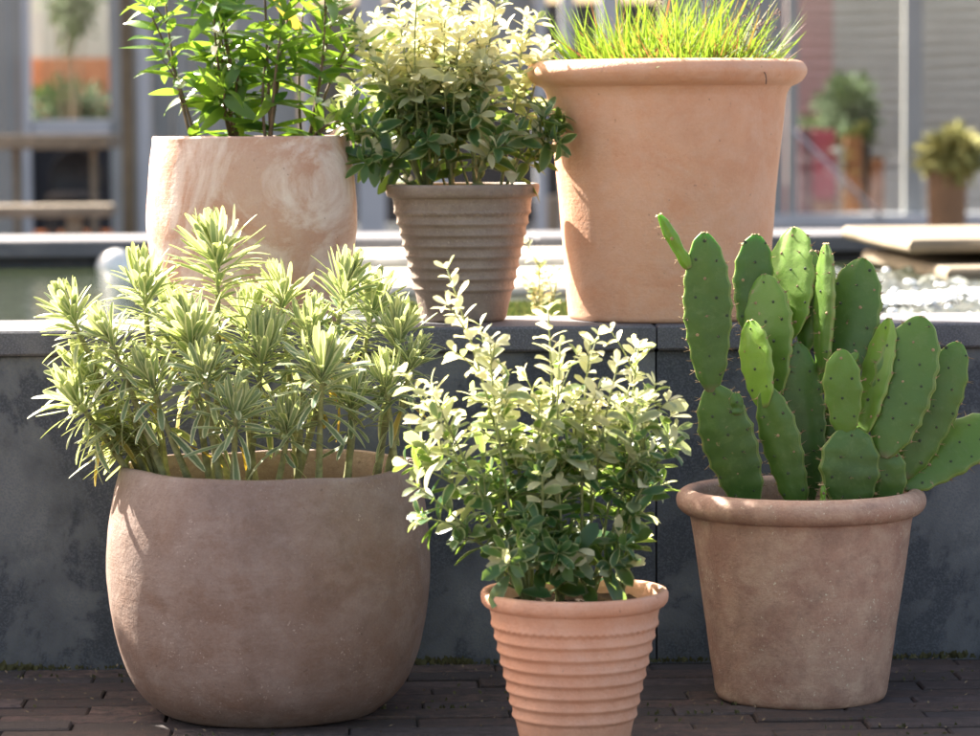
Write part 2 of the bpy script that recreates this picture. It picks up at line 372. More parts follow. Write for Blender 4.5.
for i in range(1500):
    x = rb.uniform(-0.9, 1.1); yy = 4.197 - abs(rb.gauss(0, 0.006)); h = rb.uniform(0.001, 0.006)*(0.4+noise.noise(V((x*7, 0, 0)))+0.5)
    if h < 0.001: continue
    leaf(m, V((x, yy, 0.001)), V((rb.uniform(-1, 1), rb.uniform(-1, .2), 1)), V((rb.uniform(-1, 1), -1, 0)), h*1.8, h*1.2, 0.4, 0.2, 'ell', n=2)
for i in range(900):
    yy = 4.187-0.0525*rb.randint(1, 10)+rb.gauss(0, 0.0025); x = rb.uniform(-0.9, 1.1)
    if noise.noise(V((x*4, yy*6, 3))) < 0.12: continue
    leaf(m, V((x, yy, 0)), V((rb.uniform(-1, 1), rb.uniform(-1, 1), 1)), V((rb.uniform(-1, 1), -1, 0)), 0.006, 0.004, 0.4, 0.2, 'ell', n=2)
tag(m.build('moss', 'moss'), 'thin moss growing along the foot of the wall and in brick joints', 'moss', kind='stuff')
m = MB()
for i in range(900):
    x = rb.uniform(-0.9, 1.1); yy = 4.19 - rb.random()**1.4*0.55; L = rb.uniform(0.002, 0.007)
    leaf(m, V((x, yy, 0.005)), V((rb.uniform(-1, 1), rb.uniform(-1, 1), rb.uniform(0, .3))), V((0, 0, 1)), L, L*0.5, -0.2, 0.2, 'ell', n=2)
tag(m.build('leaf_litter', 'debris'), 'tiny dry crumbs scattered over the dark bricks', 'leaf litter', kind='stuff')

# near pond wall
wall = empty('pond_wall', (0.2, WF, 0), 'blue-grey stone slab wall of the raised pond with a flat coping, behind the three lower pots', 'wall')
JX = P(657, 450, WF).x
xs = [JX-5.0, JX-2.5, JX-1.25, JX, JX+1.25, JX+2.5, JX+5.0]
for a, b in zip(xs[:-1], xs[1:]):
    m = MB(); box(m, (a+0.0012, WF+0.012, -0.05), (b-0.0012, WF+0.06, LZ-0.0335), bev=0.002); m.build('wall_slab', 'bluestone', wall, ((a+b)/2, WF+0.02, 0), smooth=False)
    m = MB(); box(m, (a+0.001, WF, LZ-0.033), (b-0.001, LB, LZ), bev=0.003); m.build('coping', 'coping', wall, ((a+b)/2, WF+0.1, LZ), smooth=False)
m = MB(); box(m, (xs[0]+.01, WF+0.065, -0.05), (xs[-1]-.01, LB-0.03, LZ-0.035)); m.build('wall_core', 'bluestone', wall, smooth=False)
# far pond wall
FY = 7.55
fwall = empty('far_pond_wall', (0.2, FY, 0), 'far side of the raised pond with dark inner face and sunlit grey coping', 'wall')
m = MB(); box(m, (xs[0]+.01, FY+0.04, -0.05), (xs[-1]-.01, FY+0.40, LZ-0.041)); m.build('wall_core', 'bluestone', fwall, smooth=False)
for a, b in ((-4.8, -2.2), (-2.2, 0.4), (0.4, 3.0), (3.0, 5.2)):
    m = MB(); box(m, (a+0.002, FY, LZ-0.04), (b-0.002, FY+0.46, LZ), bev=0.004); m.build('coping', 'coping', fwall, ((a+b)/2, FY, LZ), smooth=False)
for k, sx in enumerate((xs[0]+0.02, xs[-1]-0.27)):
    m = MB(); box(m, (sx, LB+0.005, -0.05), (sx+0.25, FY-0.005, LZ))
    tag(m.build('pond_side_wall', 'bluestone', smooth=False), ['left', 'right'][k]+' end wall of the raised pond running away from the near wall', 'wall')
m = MB(); m.add([(xs[0]+.2, LB-0.05, WZ), (xs[-1]-.2, LB-0.05, WZ), (xs[-1]-.2, FY+0.05, WZ), (xs[0]+.2, FY+0.05, WZ)], [(0, 1, 2, 3)])
tag(m.build('pond_water', 'water'), kind='structure')
# churned water on the right, rippled sheet 4 mm above
m = MB(); nx, ny = 150, 110; X0 = P(800, 300, 5).x; X1 = X0+1.5; Y0, Y1 = LB+0.02, 6.9
vs = []
for j in range(ny+1):
    for i in range(nx+1):
        x = X0+(X1-X0)*i/nx; yy = Y0+(Y1-Y0)*j/ny
        e = min(1, i/12, j/4, (ny-j)/10, (nx-i)/10)
        h = 0.5+noise.noise(V((x*16, yy*12, 1)))*0.55+noise.noise(V((x*42, yy*36, 5)))*0.38
        vs.append((x, yy, WZ-0.004+e*(0.004+0.030*max(0, h))))
m.add(vs, [(j*(nx+1)+i, j*(nx+1)+i+1, (j+1)*(nx+1)+i+1, (j+1)*(nx+1)+i) for j in range(ny) for i in range(nx)])
tag(m.build('rippled_water', 'rough_water'), kind='structure')
m = MB(); rb = random.Random(11)
def blob(m, c, r, sq=0.7):
    vs = [(c[0], c[1], c[2]+r*sq)]; 
    for a in (0.9, 1.75):
        for k in range(7): vs.append((c[0]+r*sin(a)*cos(2*pi*k/7), c[1]+r*sin(a)*sin(2*pi*k/7), c[2]+r*sq*cos(a)))
    fs = [(0, 1+k, 1+(k+1) % 7) for k in range(7)]+[(1+k, 8+k, 8+(k+1) % 7, 1+(k+1) % 7) for k in range(7)]
    m.add(vs, fs)
for i in range(2600):  # white drops, also standing in for sun glints on the water
    x = X0+0.05+rb.random()*(X1-X0-0.1); yy = rb.uniform(4.6, 6.7)
    den = 0.5*noise.noise(V((x*3.0, yy*2.0, 8)))+0.5
    if rb.random() > max(0, den-0.35)*0.28*min(1, (x-X0)/0.15): continue
    blob(m, (x, yy, WZ+0.026+rb.uniform(0, 0.014)), rb.uniform(0.005, 0.011))
# band of white blobs near the ledge, foamy water and glints put into shape
for i in range(650):
    t = rb.random(); px = 855+t*160; py = 303-t*13+rb.gauss(0, 2.2)
    q = PZ(px, py, WZ+0.024)
    if q.y > LB+0.08: blob(m, q, rb.uniform(0.003, 0.009))
tag(m.build('foam_glints', 'foam_glints'), 'foamy white blobs on the churned pond water, also standing in for sun glints', 'foam_glints', kind='stuff')
# sandstone cascade slabs on the right
def slab(x0, x1, y0, y1, z0, z1, mat, label, seed, nm='stone_slab', cat='stone slab', group='stone slabs of the cascade'):
    m = MB(); r = random.Random(seed); n = 14
    top = []; pts = []
    for k in range(n): pts.append((x0+(x1-x0)*k/n, y0+r.uniform(-.012, .012)))
    for k in range(5): pts.append((x1, y0+(y1-y0)*k/5))
    for k in range(n): pts.append((x1-(x1-x0)*k/n, y1+r.uniform(-.01, .01)))
    for k in range(5): pts.append((x0+r.uniform(-.012, .012), y1-(y1-y0)*k/5))
    cx, cy = (x0+x1)/2, (y0+y1)/2; N = len(pts); e = 0.008
    vs = []
    for (ins, z) in ((e, z0), (0, z0+e), (0, z1-e), (e, z1)):
        for (x, yy) in pts: vs.append((x+(cx-x)/abs(x1-x0)*2*ins, yy+(cy-yy)/abs(y1-y0)*2*ins, z+(r.uniform(-.002, .002) if ins == 0 else 0)))
    fs = [tuple(range(N))[::-1], tuple(3*N+k for k in range(N))]
    for q in range(3):
        for k in range(N): fs.append((q*N+k, q*N+(k+1) % N, (q+1)*N+(k+1) % N, (q+1)*N+k))
    m.add(vs, fs)
    return tag(m.build(nm, mat, None, (cx, cy, z0), smooth=False), label, cat, group)
xa = P(896, 240, 6.6).x
slab(xa, xa+1.3, 6.45, 7.35, 0.448, 0.475, 'pale_stone', 'thick pale sandstone slab on top of the cascade at the right of the pond', 1)
slab(xa+0.045, xa+1.3, 6.25, 7.3, 0.395, 0.425, 'pale_stone', 'thinner sandstone slab just under the top slab of the cascade', 2)
slab(xa+0.10, xa+1.3, 5.75, 7.2, 0.372, 0.392, 'pale_stone', 'wet lowest sandstone step of the cascade at water level', 3)
m = MB()
box(m, (xa+0.25, 6.6, 0.426), (xa+1.1, 7.1, 0.447))
tag(m.build('spacer_stone', 'pale_stone', smooth=False), 'low sandstone spacer between the two upper cascade slabs', 'stone')
# limestone platforms in the middle
xb0, xb1 = P(300, 250, 7).x, P(640, 250, 7).x
slab(xb0, xb1, 7.02, 7.53, 0.395, 0.424, 'white_stone', 'sunlit pale limestone step against the far pond wall', 5, 'stepping_slab', 'stone slab', 'limestone steps in the pond')
slab(xb0-0.05, xb1+0.05, 6.15, 6.92, 0.380, 0.405, 'white_stone', 'sunlit pale limestone step nearer the ribbed grey pot, just above the water', 6, 'stepping_slab', 'stone slab', 'limestone steps in the pond')
# steel ball floating
c = PZ(117, 267, WZ); rr = 22*c.y/F; c.z -= rr*0.12
m = MB(); lathe(m, (c.x, c.y, c.z), [(rr*sin(pi*k/24)+1e-4, -rr*cos(pi*k/24)) for k in range(25)], 40)
tag(m.build('floating_ball', 'steel', None, (c.x, c.y, c.z)), 'shiny steel ball floating on the pond behind the leafy bowl pot', 'ball')
# moss island with small plant
isl = empty('moss_island', (P(480, 300, 5.0).x, 5.0, WZ), 'low floating green moss island in the gap behind the grey ribbed pot', 'plant')
m = MB(); ix0, ix1 = P(395, 300, 4.9).x, P(600, 300, 4.9).x; iy0, iy1 = 4.62, 5.35
box(m, (ix0, iy0, WZ-0.02), (ix1, iy1, WZ+0.022), bev=0.008); m.build('moss_mat', 'mat_side', isl, smooth=False)
m = MB(); rb = random.Random(9)
for i in range(4200):
    x = rb.uniform(ix0, ix1); yy = rb.uniform(iy0, iy1)
    leaf(m, V((x, yy, WZ+0.021)), V((rb.uniform(-1, 1), rb.uniform(-1, .4), 1.0)), V((0, -1, 0)), rb.uniform(0.008, 0.02), 0.006, 0.3, 0.2, 'ell', (rb.random()*0.3, rb.random(), 0), n=2)
m.build('moss_leaves', 'bgleaf', isl)
# ================================================================== BACKGROUND HOUSE (about 12 m beyond)
HY = 16.0
house = empty('house', (0.8, HY, 0), 'grey boarded house front with glazed doors far behind the pond', 'house')
def pbox(parent, name, x0, y0, x1, y1, Y, th, mat, bev=0.0, floor=False, top=None):
    a = P(x0, y0, Y); b = P(x1, y1, Y)
    z0 = 0.0 if floor else min(a.z, b.z); z1 = top if top else max(a.z, b.z)
    m = MB(); box(m, (a.x, Y, z0), (b.x, Y+th, z1), bev=bev)
    return m.build(name, mat, parent, ((a.x+b.x)/2, Y, z0), smooth=False)
# vertical boards
def boards(px0, px1, mat, Y, wpx):
    m = MB(); x = px0; r = random.Random(int(px0)+5)
    while x < px1:
        a = P(x, 200, Y).x; b = P(min(px1, x+wpx-1.2), 200, Y).x
        box(m, (a, Y+r.uniform(0, .012), 0), (b, Y+0.05, 3.0), bev=0.004); x += wpx
    return m
boards(-140, 30, None, HY, 16).build('door', 'greyboard', house, smooth=False)
o = boards(111, 232, None, HY, 21); o.build('wall', 'greyboard', house, smooth=False)
boards(-600, -142, None, HY, 21).build('wall', 'greyboard', house, smooth=False)
pbox(house, 'door_frame', 22, 60, 32, 218, HY-0.03, 0.10, 'lightgrey', floor=True, top=3.0)
pbox(house, 'wall_post', 138, 60, 152, 218, HY-0.06, 0.05, 'lightgrey', floor=True, top=3.0)
pbox(house, 'wall_post', 176, 60, 190, 218, HY-0.06, 0.05, 'greyboard', floor=True, top=3.0)
wf = pbox(house, 'window_frame', 32, 120, 110, 137, HY-0.02, 0.08, 'lightgrey', 0.005)
pbox(wf, 'window_pane', 33, -480, 109, 119, HY+0.03, 0.006, 'glass')
pbox(house, 'dark_interior_sheet', 32, 139, 136, 230, HY+0.02, 0.04, 'darkvoid')  # dark sheet under the window: unlit interior put into its colour
# middle: dark doorway with posts
pbox(house, 'wall', 233, 0, 300, 218, HY, 0.05, 'greyboard', floor=True, top=3.0)
pbox(house, 'window_pane', 301, 0, 356, 218, HY+0.03, 0.006, 'glass', floor=True, top=3.0)
for q in ((357, 386), (300, 312), (535, 547), (561, 575), (430, 450), (600, 620), (700, 712)):
    pbox(house, 'wall_post', q[0], 0, q[1], 218, HY-0.05, 0.10, 'lightgrey', floor=True, top=3.0)
pbox(house, 'dark_opening', 300, 0, 660, 218, HY+0.9, 0.04, 'darkvoid', floor=True, top=1.35)  # near-black sheet painting the shade inside the doorway
pbox(house, 'wall', 300, 0, 785, 218, HY+0.12, 0.04, 'greyboard', floor=True, top=0.22)
pbox(house, 'wall', 662, 0, 784, 218, HY, 0.05, 'greyboard', floor=True, top=3.0)
pbox(house, 'wall', 386, -200, 534, 96, HY+0.06, 0.04, 'greyboard')
# right glazing
sill = pbox(house, 'window_sill', 760, 215, 1400, 224, HY-0.10, 0.22, 'lightgrey', 0.006)
pbox(house, 'wall', 785, 224, 1400, 300, HY, 0.1, 'greyboard', floor=True)
pbox(house, 'window_frame', 905, 0, 922, 215, HY-0.02, 0.06, 'greyboard', 0.005, floor=True, top=3.0)
pbox(house, 'window_frame', 788, 0, 798, 215, HY-0.02, 0.08, 'greyboard', floor=True, top=3.0)
pbox(house, 'window_pane', 798, -480, 905, 215, HY+0.02, 0.006, 'glass')
pbox(house, 'window_pane', 922, -480, 1200, 215, HY+0.02, 0.006, 'glass')
m = MB(); box(m, (P(-600, 0, HY).x, HY-0.12, 3.003), (P(1400, 0, HY).x, HY+0.3, 3.15)); m.build('roof_edge', 'lightgrey', house, smooth=False)
a = P(792, 128, HY-0.12); b = P(884, 219, HY-0.12)
m = MB(); tube(m, [a, b], 0.008, 8)
tag(m.build('brace_rod', 'lightgrey', None, a), 'thin pale diagonal rod leaning across the right window', 'rod')
# behind the glass: walls, bushes and slats built to stand in for window reflections
def slats(name, x0, x1, mat, Y, label):
    m = MB(); a = P(x0, 200, Y).x; b = P(x1, 200, Y).x; z = 0.15; k = 0
    while z < 3.2:
        vs = []; n = 24
        for i in range(n+1):
            x = a+(b-a)*i/n; w_ = 0.010*sin(x*3.1+z*2)+0.006*sin(x*9+k)
            for (dy, dz) in ((-0.004, 0.0), (-0.045, 0.006), (-0.03, 0.034)): vs.append((x, Y+dy, z+dz+w_))
        m.add(vs, [(i*3+j, i*3+3+j, i*3+4+j, i*3+1+j) for i in range(n) for j in (0, 1)])
        z += 0.064; k += 1
    box(m, (a, Y+0.01, 0), (b, Y+0.05, 3.2))
    return tag(m.build(name, mat, None, ((a+b)/2, Y, 0), smooth=False), label, 'wall')
slats('reflected_slats', 780, 832, 'pinkslat', 18.5, 'pinkish slats reflected in the right window, built behind the glass beside the big pot')
slats('reflected_slats', 832.5, 1300, 'greyslat', 18.5, 'wavy grey slats reflected in the right window, built as a wall behind the glass')
m = MB(); a = P(-60, 0, 19); b = P(240, 0, 19); box(m, (a.x, 19, 0), (b.x, 19.1, 2.6))
tag(m.build('reflected_wall', 'whitewall', None, ((a.x+b.x)/2, 19, 0), smooth=False), 'white wall reflected in the left window, built behind the glass', 'wall')
pl = empty('reflected_planter', (P(70, 60, 18.2).x, 18.2, 0), 'long orange brick band reflected in the left window, built behind the glass', 'reflected_planter')
a = P(10, 58, 18.2); b = P(125, 80, 18.2)
m = MB(); box(m, (a.x, 18.2, 0), (b.x, 18.55, a.z), bev=0.01); m.build('reflected_planter_body', 'orangebrick', pl, smooth=False)
def bush(name, px0, py0, px1, py1, Y, n, L, label, cream=0.0, mat='bgleaf', parent=None, depth=0.35, trunk=True, seed=1, shape='ell'):
    r = random.Random(seed); a = P(px0, py1, Y); b = P(px1, py0, Y)
    cx, cz = (a.x+b.x)/2, (a.z+b.z)/2; rx, rz = abs(b.x-a.x)/2, abs(b.z-a.z)/2
    root = empty(name, (cx, Y, 0 if trunk else a.z), label, 'plant')
    m = MB()
    for i in range(n):
        u = V((r.gauss(0, 1), r.gauss(0, 1), r.gauss(0, 1))).normalized()*r.random()**0.45
        nz = 0.75+0.5*noise.noise(V((u.x*2.5+seed, u.y*2, u.z*2.5)))
        p = V((cx+u.x*rx*nz, Y+u.y*depth*nz, cz+u.z*rz*nz))
        leaf(m, p, V((u.x+r.uniform(-.6, .6), u.y+r.uniform(-.6, .6), u.z+r.uniform(-.3, .8))), V((r.uniform(-.5, .5), -0.4, 1)), L*r.uniform(.6, 1.3), L*0.5*r.uniform(.7, 1.2), 0.3, 0.2, shape, (cream*(r.random() if cream < .5 else r.uniform(.6, 1)), r.random(), 0), n=3)
    m.build('foliage', mat, root)
    m = MB()
    for k in range(6):
        tip = V((cx+r.uniform(-.6, .6)*rx, Y+r.uniform(-.1, .1), cz+r.uniform(-.3, .6)*rz)); base = V((cx+r.uniform(-.02, .02), Y, 0 if trunk else a.z))
        tube(m, scurve(base, tip, V((r.uniform(-.05, .05), 0, 0)), 6), [0.012-0.0016*q for q in range(6)], 5)
    m.build('stem', 'stem_brown', root); return root
bush('shrub', 18, 80, 120, 146, 17.7, 900, 0.07, 'dark green reflection in the left window, built as a bush below the orange band', 0.0, seed=2)
bush('reflected_tree', 44, -60, 100, 55, 17.2, 700, 0.06, 'green reflection at the top of the left window, built as drooping branches', 0.1, seed=3)
bush('shrub', 818, 72, 878, 150, 17.4, 900, 0.07, 'dark green reflection in the right window, built as a bush above the red cabinet', 0.0, seed=4)
bush('shrub', 790, 118, 835, 132, 17.6, 200, 0.05, 'low green plant on top of the red cabinet behind glass', 0.1, seed=6)
# red cabinet
cb = empty('cabinet', (P(815, 215, 17.0).x, 17.0, 0), 'crimson cabinet with a dark red side behind the right window', 'cabinet')
pbox(cb, 'door', 813, 130, 836, 200, 17.0, 0.3, 'red', 0.01)
pbox(cb, 'side_panel', 799, 128, 812, 214, 17.01, 0.3, 'darkred', 0.01, floor=True)
pbox(cb, 'drawer', 813, 201, 836, 216, 17.0, 0.3, 'rust', 0.01)
hd = MB(); q = P(835, 151, 16.97); blob(hd, q, 0.03); hd.build('knob', 'whitewall', cb, q)
t = pbox(None, 'wooden_panel', 846, 136, 862, 216, 17.1, 0.08, 'rust', 0.01, floor=True); tag(t, 'narrow rusty orange panel right of the red cabinet behind glass', 'panel')
t = pbox(None, 'wooden_panel', 864, 144, 871, 216, 17.2, 0.08, 'darkvoid', 0.01, floor=True); tag(t, 'narrow black panel between two rusty ones behind glass', 'panel')
t = pbox(None, 'wooden_panel', 872, 158, 884, 205, 17.1, 0.08, 'rust', 0.01, floor=True); tag(t, 'shorter rusty panel nearest the grey window post behind glass', 'panel')
t = pbox(None, 'green_post', 789, 132, 798, 216, 17.3, 0.06, 'mat_side', 0.01, floor=True); tag(t, 'dark green upright beside the red cabinet behind glass', 'post')
# potted plant at far right, in front of the house
pt = empty('garden_pot', (P(947, 215, 14.6).x, 14.6, 0), 'plain brown pot holding a yellowish bush in front of the reflected slats, far right', 'pot')
m = MB(); ztop = P(947, 172, 14.6).z; rr = 20*14.6/F
lathe(m, (WORLD[pt.name].x, 14.6, 0), [(0.001, 0.0), (rr*0.85, 0.0), (rr*0.95, ztop*0.5), (rr, ztop-0.03), (rr*1.05, ztop-0.03), (rr*1.05, ztop), (rr*0.92, ztop), (rr*0.9, ztop-0.04), (0.001, ztop-0.04)], 32)
m.build('pot_body', 'glazed_brown', pt, smooth=True, sharp=40)
bush('potted_bush', 916, 126, 990, 186, 14.6, 1500, 0.055, 'yellowish rounded bush growing in the far brown pot at right', 0.95, depth=0.22, trunk=False, seed=8)
# timber post
pbox(None, 'timber_post', 112, -520, 134, 222, 13.2, 0.11, 'mosswood', 0.008, floor=True)
tag(bpy.data.objects['timber_post'], 'upright mossy timber post left of the upper barrel pot', 'post')
# table and bench
tb = empty('garden_table', (P(30, 200, 13.8).x, 13.8, 0), 'weathered wooden garden table at the left in front of the house', 'table')
pbox(tb, 'table_top', -160, 136, 108, 149, 13.6, 0.7, 'oldwood', 0.006)
for q in ((12, 20), (90, 97), (-140, -132)): pbox(tb, 'leg', q[0], 149.5, q[1], 230, 13.75, 0.05, 'oldwood', floor=True, top=P(0, 149.6, 13.75).z)
bn = empty('garden_bench', (P(30, 215, 12.9).x, 12.9, 0), 'low weathered wooden bench catching sun at the left', 'bench')
pbox(bn, 'seat', -120, 207, 110, 217, 12.8, 0.3, 'oldwood', 0.006)
for q in ((66, 80), (-60, -46)): pbox(bn, 'leg', q[0], 217.3, q[1], 240, 12.85, 0.2, 'oldwood', floor=True, top=P(0, 217.5, 12.85).z)
# wicker chair
ch = empty('wicker_chair', (P(78, 200, 14.9).x, 14.9, 0), 'dark round-backed wicker chair under the left window', 'chair')
cc = P(78, 176, 14.9); R = 27*14.9/F
m = MB(); lathe(m, (0, 0, 0), [(0.001, 0.0)]+[(R*k/10, -0.06*(k/10)**2) for k in range(1, 11)]+[(R*1.03, -0.05), (R, -0.03)], 40)
m.v = [(cc.x+x, cc.y-z*-1+0.02, cc.z+y) for x, y, z in m.v]; m.build('chair_back', 'wicker', ch)
m = MB(); box(m, (cc.x-R*0.9, 14.45, 0.36), (cc.x+R*0.9, 14.85, 0.42), bev=0.02); m.build('seat', 'wicker', ch)
for sx in (-1, 1):
    for yy in (14.5, 14.8):
        m = MB(); tube(m, [(cc.x+sx*R*0.8, yy, 0), (cc.x+sx*R*0.75, yy, 0.36)], 0.014, 6); m.build('leg', 'wicker', ch)
t = pbox(None, 'timber_block', 548, 196, 560, 214, 13.5, 0.1, 'oldwood', 0.01, floor=True); tag(t, 'small brown timber block seen in the gap left of the big pot', 'block')
# ================================================================== POTS
PX = {}
def pot(name, px, Y, z, label, mat, profile, soil_r, soil_z, rimz, wob, seed, zmod=None, n=160, group=None, rim=None, px_y=400):
    x = P(px, px_y, Y).x
    root = empty(name, (x, Y, z), label, 'plant pot', group)
    m = MB(); lathe(m, (x, Y, z), profile, n, wob, seed, zmod); m.build('pot_body', mat, root, smooth=True)
    if rim:
        m = MB(); lathe(m, (x, Y, z), rim, n, wob, seed, (lambda i, an, r, zz: zmod(-1, an, r, zz)) if zmod else None); m.build('rim', mat, root)
    m = MB(); rs = random.Random(seed); k_ = 14; prof = [(soil_r*i/k_+0.0005, soil_z+rs.uniform(-.003, .003)) for i in range(k_+1)]
    lathe(m, (x, Y, z), prof, 48, 0); m.v = [(a, b, c+0.006*noise.noise(V((a*70, b*70, seed)))) for a, b, c in m.v]; m.build('soil', 'soil', root)
    return root
def px2(r): return r
# barrel pot upper left
s = F/4.34
b_h = (323-137)/s
pr = [(0.0005, 0), (80/s, 0), (84/s, 0.001)] + prof_interp([(86/s, 0.006), (97/s, 0.06), (104/s, 0.12), (104.5/s, 0.16), (101/s, 0.215), (98/s, b_h-0.012), (97.3/s, b_h-0.003)], 48)
pr += [(96.3/s, b_h), (89/s, b_h), (87.5/s, b_h-0.004), (88/s, b_h-0.04), (90/s, b_h-0.08)]
barrel = pot('terracotta_pot', 252, 4.34, LZ, 'smooth pale terracotta barrel pot with whitish swirls, at the left end of the upper ledge', 'clay_barrel', pr, 88.5/s, b_h-0.03, b_h, 0.0020, 1, px_y=230)
# unseen pot further left on the ledge, added to shade the lower-left bricks
pr2 = [(r_, z_*1.12) for r_, z_ in pr]
pot('terracotta_pot', -335, 4.33, LZ, 'unseen pale barrel pot added on the ledge beyond the left edge to shade the bricks', 'clay_barrel', pr2, 88.5/s, b_h*1.12-0.03, b_h, 0.0020, 4, px_y=230)
# ribbed pots
def ribbed(H, rb_, rt_, lip):
    p = [(0.0005, 0.0), (rb_-0.003, 0.0), (rb_, 0.003)]
    ribs = [H-0.0385-0.0148*k for k in range(8)]
    z = 0.005
    while z < H-0.018:
        t = z/H; r = rb_+(rt_-0.0055-rb_)*t
        for q in ribs:
            dz = (z-q)/0.0026
            r += 0.0019*math.exp(-dz*dz)*(1 if dz > 0 else math.exp(-0.0*dz*dz)) + 0.0012*math.exp(-((z-q-0.003)/0.004)**2)
        p.append((r, z)); z += 0.0011
    return p
def wavy(zr):
    def f(i, an, r, z):
        d = (z-zr)/0.004
        return 0.0009*sin(an*62+1.5*sin(an*5))*math.exp(-d*d) if i >= 0 else 0
    return f
H_ = 0.186; lipr = [(0.1005-0.004, H_-0.0185), (0.1025-0.001, H_-0.017), (0.1032, H_-0.012), (0.1045, H_-0.005), (0.1040, H_-0.001), (0.1025, H_), (0.0965, H_), (0.0950, H_-0.002), (0.0945, H_-0.012), (0.092, H_-0.04)]
GR = 'ribbed pots with a crimped top band'
ribg = pot('ribbed_pot', 463, 4.34, LZ, 'grey-brown ribbed pot tapering downwards, in the middle of the upper ledge', 'clay_grey', ribbed(H_, 0.057, 0.1045, 0), 0.093, H_-0.02, H_, 0.0012, 3, wavy(H_-0.0385), 360, GR, lipr, 250)
H2 = 0.192; lip2 = [(0.0985, H2-0.0185), (0.1015, H2-0.0165), (0.1042, H2-0.013), (0.1052, H2-0.008), (0.1050, H2-0.003), (0.1030, H2), (0.0985, H2+0.0003), (0.0955, H2-0.002), (0.0945, H2-0.012), (0.092, H2-0.04)]
ribp = pot('ribbed_pot', 574.5, 3.56, 0.0, 'peach terracotta ribbed pot on the bricks in the foreground, between two larger pots', 'clay_peach', ribbed(H2, 0.057, 0.1055, 0), 0.094, H2-0.018, H2, 0.0012, 5, wavy(H2-0.0385), 360, GR, lip2, 640)
# big pot upper right
s = F/4.36; hb = (322-64)/s
def P2(y): return (322-y)/s
pr = [(0.0005, 0), (95/s, 0), (98/s, 0.001)] + prof_interp([(99.5/s, 0.004), (103/s, P2(270)), (108/s, P2(215)), (113/s, P2(160)), (118/s, P2(110)), (121/s, P2(96)), (127/s, P2(88))], 60)
rimp = prof_interp([(124/s, P2(91)), (134/s, P2(86)), (139.5/s, P2(79)), (140/s, P2(73)), (136/s, P2(67)), (129/s, P2(64.6)), (122/s, P2(65)), (119/s, P2(69)), (117/s, P2(84)), (114/s, P2(120))], 50)
bigp = pot('terracotta_pot', 667, 4.37, LZ, 'largest warm orange terracotta pot with thick rolled rim, at the right of the upper ledge', 'clay_big', pr, 118/s, P2(75), hb, 0.0018, 7, None, 160, None, rimp, 220)
# bowl
s = F/3.88; hz = 0.303
def Z3(y): return max(0, CAM.z-(y-125)/s)
pr = [(0.0005, 0), (0.118, 0.0), (0.127, 0.001)] + prof_interp([(0.134, 0.004), (0.155, 0.022), (0.172, 0.047), (0.186, 0.088), (0.1935, 0.135), (0.1965, 0.175), (0.1955, 0.215), (0.1915, 0.25), (0.1855, 0.280), (0.1805, 0.297)], 66)
pr += [(0.1785, hz-0.001), (0.176, hz), (0.172, hz), (0.1705, hz-0.002), (0.172, hz-0.03), (0.176, hz-0.07)]
def bowlz(i, an, r, z):
    if z < 0.2: return 0
    k = (z-0.2)/0.103
    return k*(0.0018*sin(an*2+0.6)+0.0010*sin(an*5+2)+0.0006*sin(an*9))
bowl = pot('bowl_pot', 269, 3.885, 0.0, 'big round mauve-brown bowl pot with open mouth on the bricks at the left', 'clay_bowl', pr, 0.174, hz-0.055, hz, 0.002, 9, bowlz, 180, None, None, 560)
# cactus pot
s = F/3.93; hc = 0.262
pr = [(0.0005, 0), (0.096, 0.0), (0.1005, 0.0008), (0.104, 0.003)] + prof_interp([(0.106, 0.007), (0.1085, 0.02), (0.118, 0.09), (0.128, 0.16), (0.136, 0.218), (0.140, 0.232)], 56)
rimp = prof_interp([(0.137, 0.229), (0.146, 0.232), (0.1525, 0.239), (0.1545, 0.247), (0.1525, 0.255), (0.146, 0.2608), (0.139, 0.262), (0.1335, 0.2595), (0.131, 0.254), (0.130, 0.24), (0.128, 0.2)], 50)
cpot = pot('terracotta_pot', 801, 3.93, 0.0, 'weathered brown terracotta pot with rolled rim and lime specks, on the bricks at the right', 'clay_old', pr, 0.13, hc-0.035, hc, 0.0015, 11, None, 160, None, rimp, 620)
# ================================================================== PLANTS
def rootof(name, potobj, soilz, label):
    c = WORLD[potobj.name]; return empty(name, (c.x, c.y, c.z+soilz), label, 'plant')
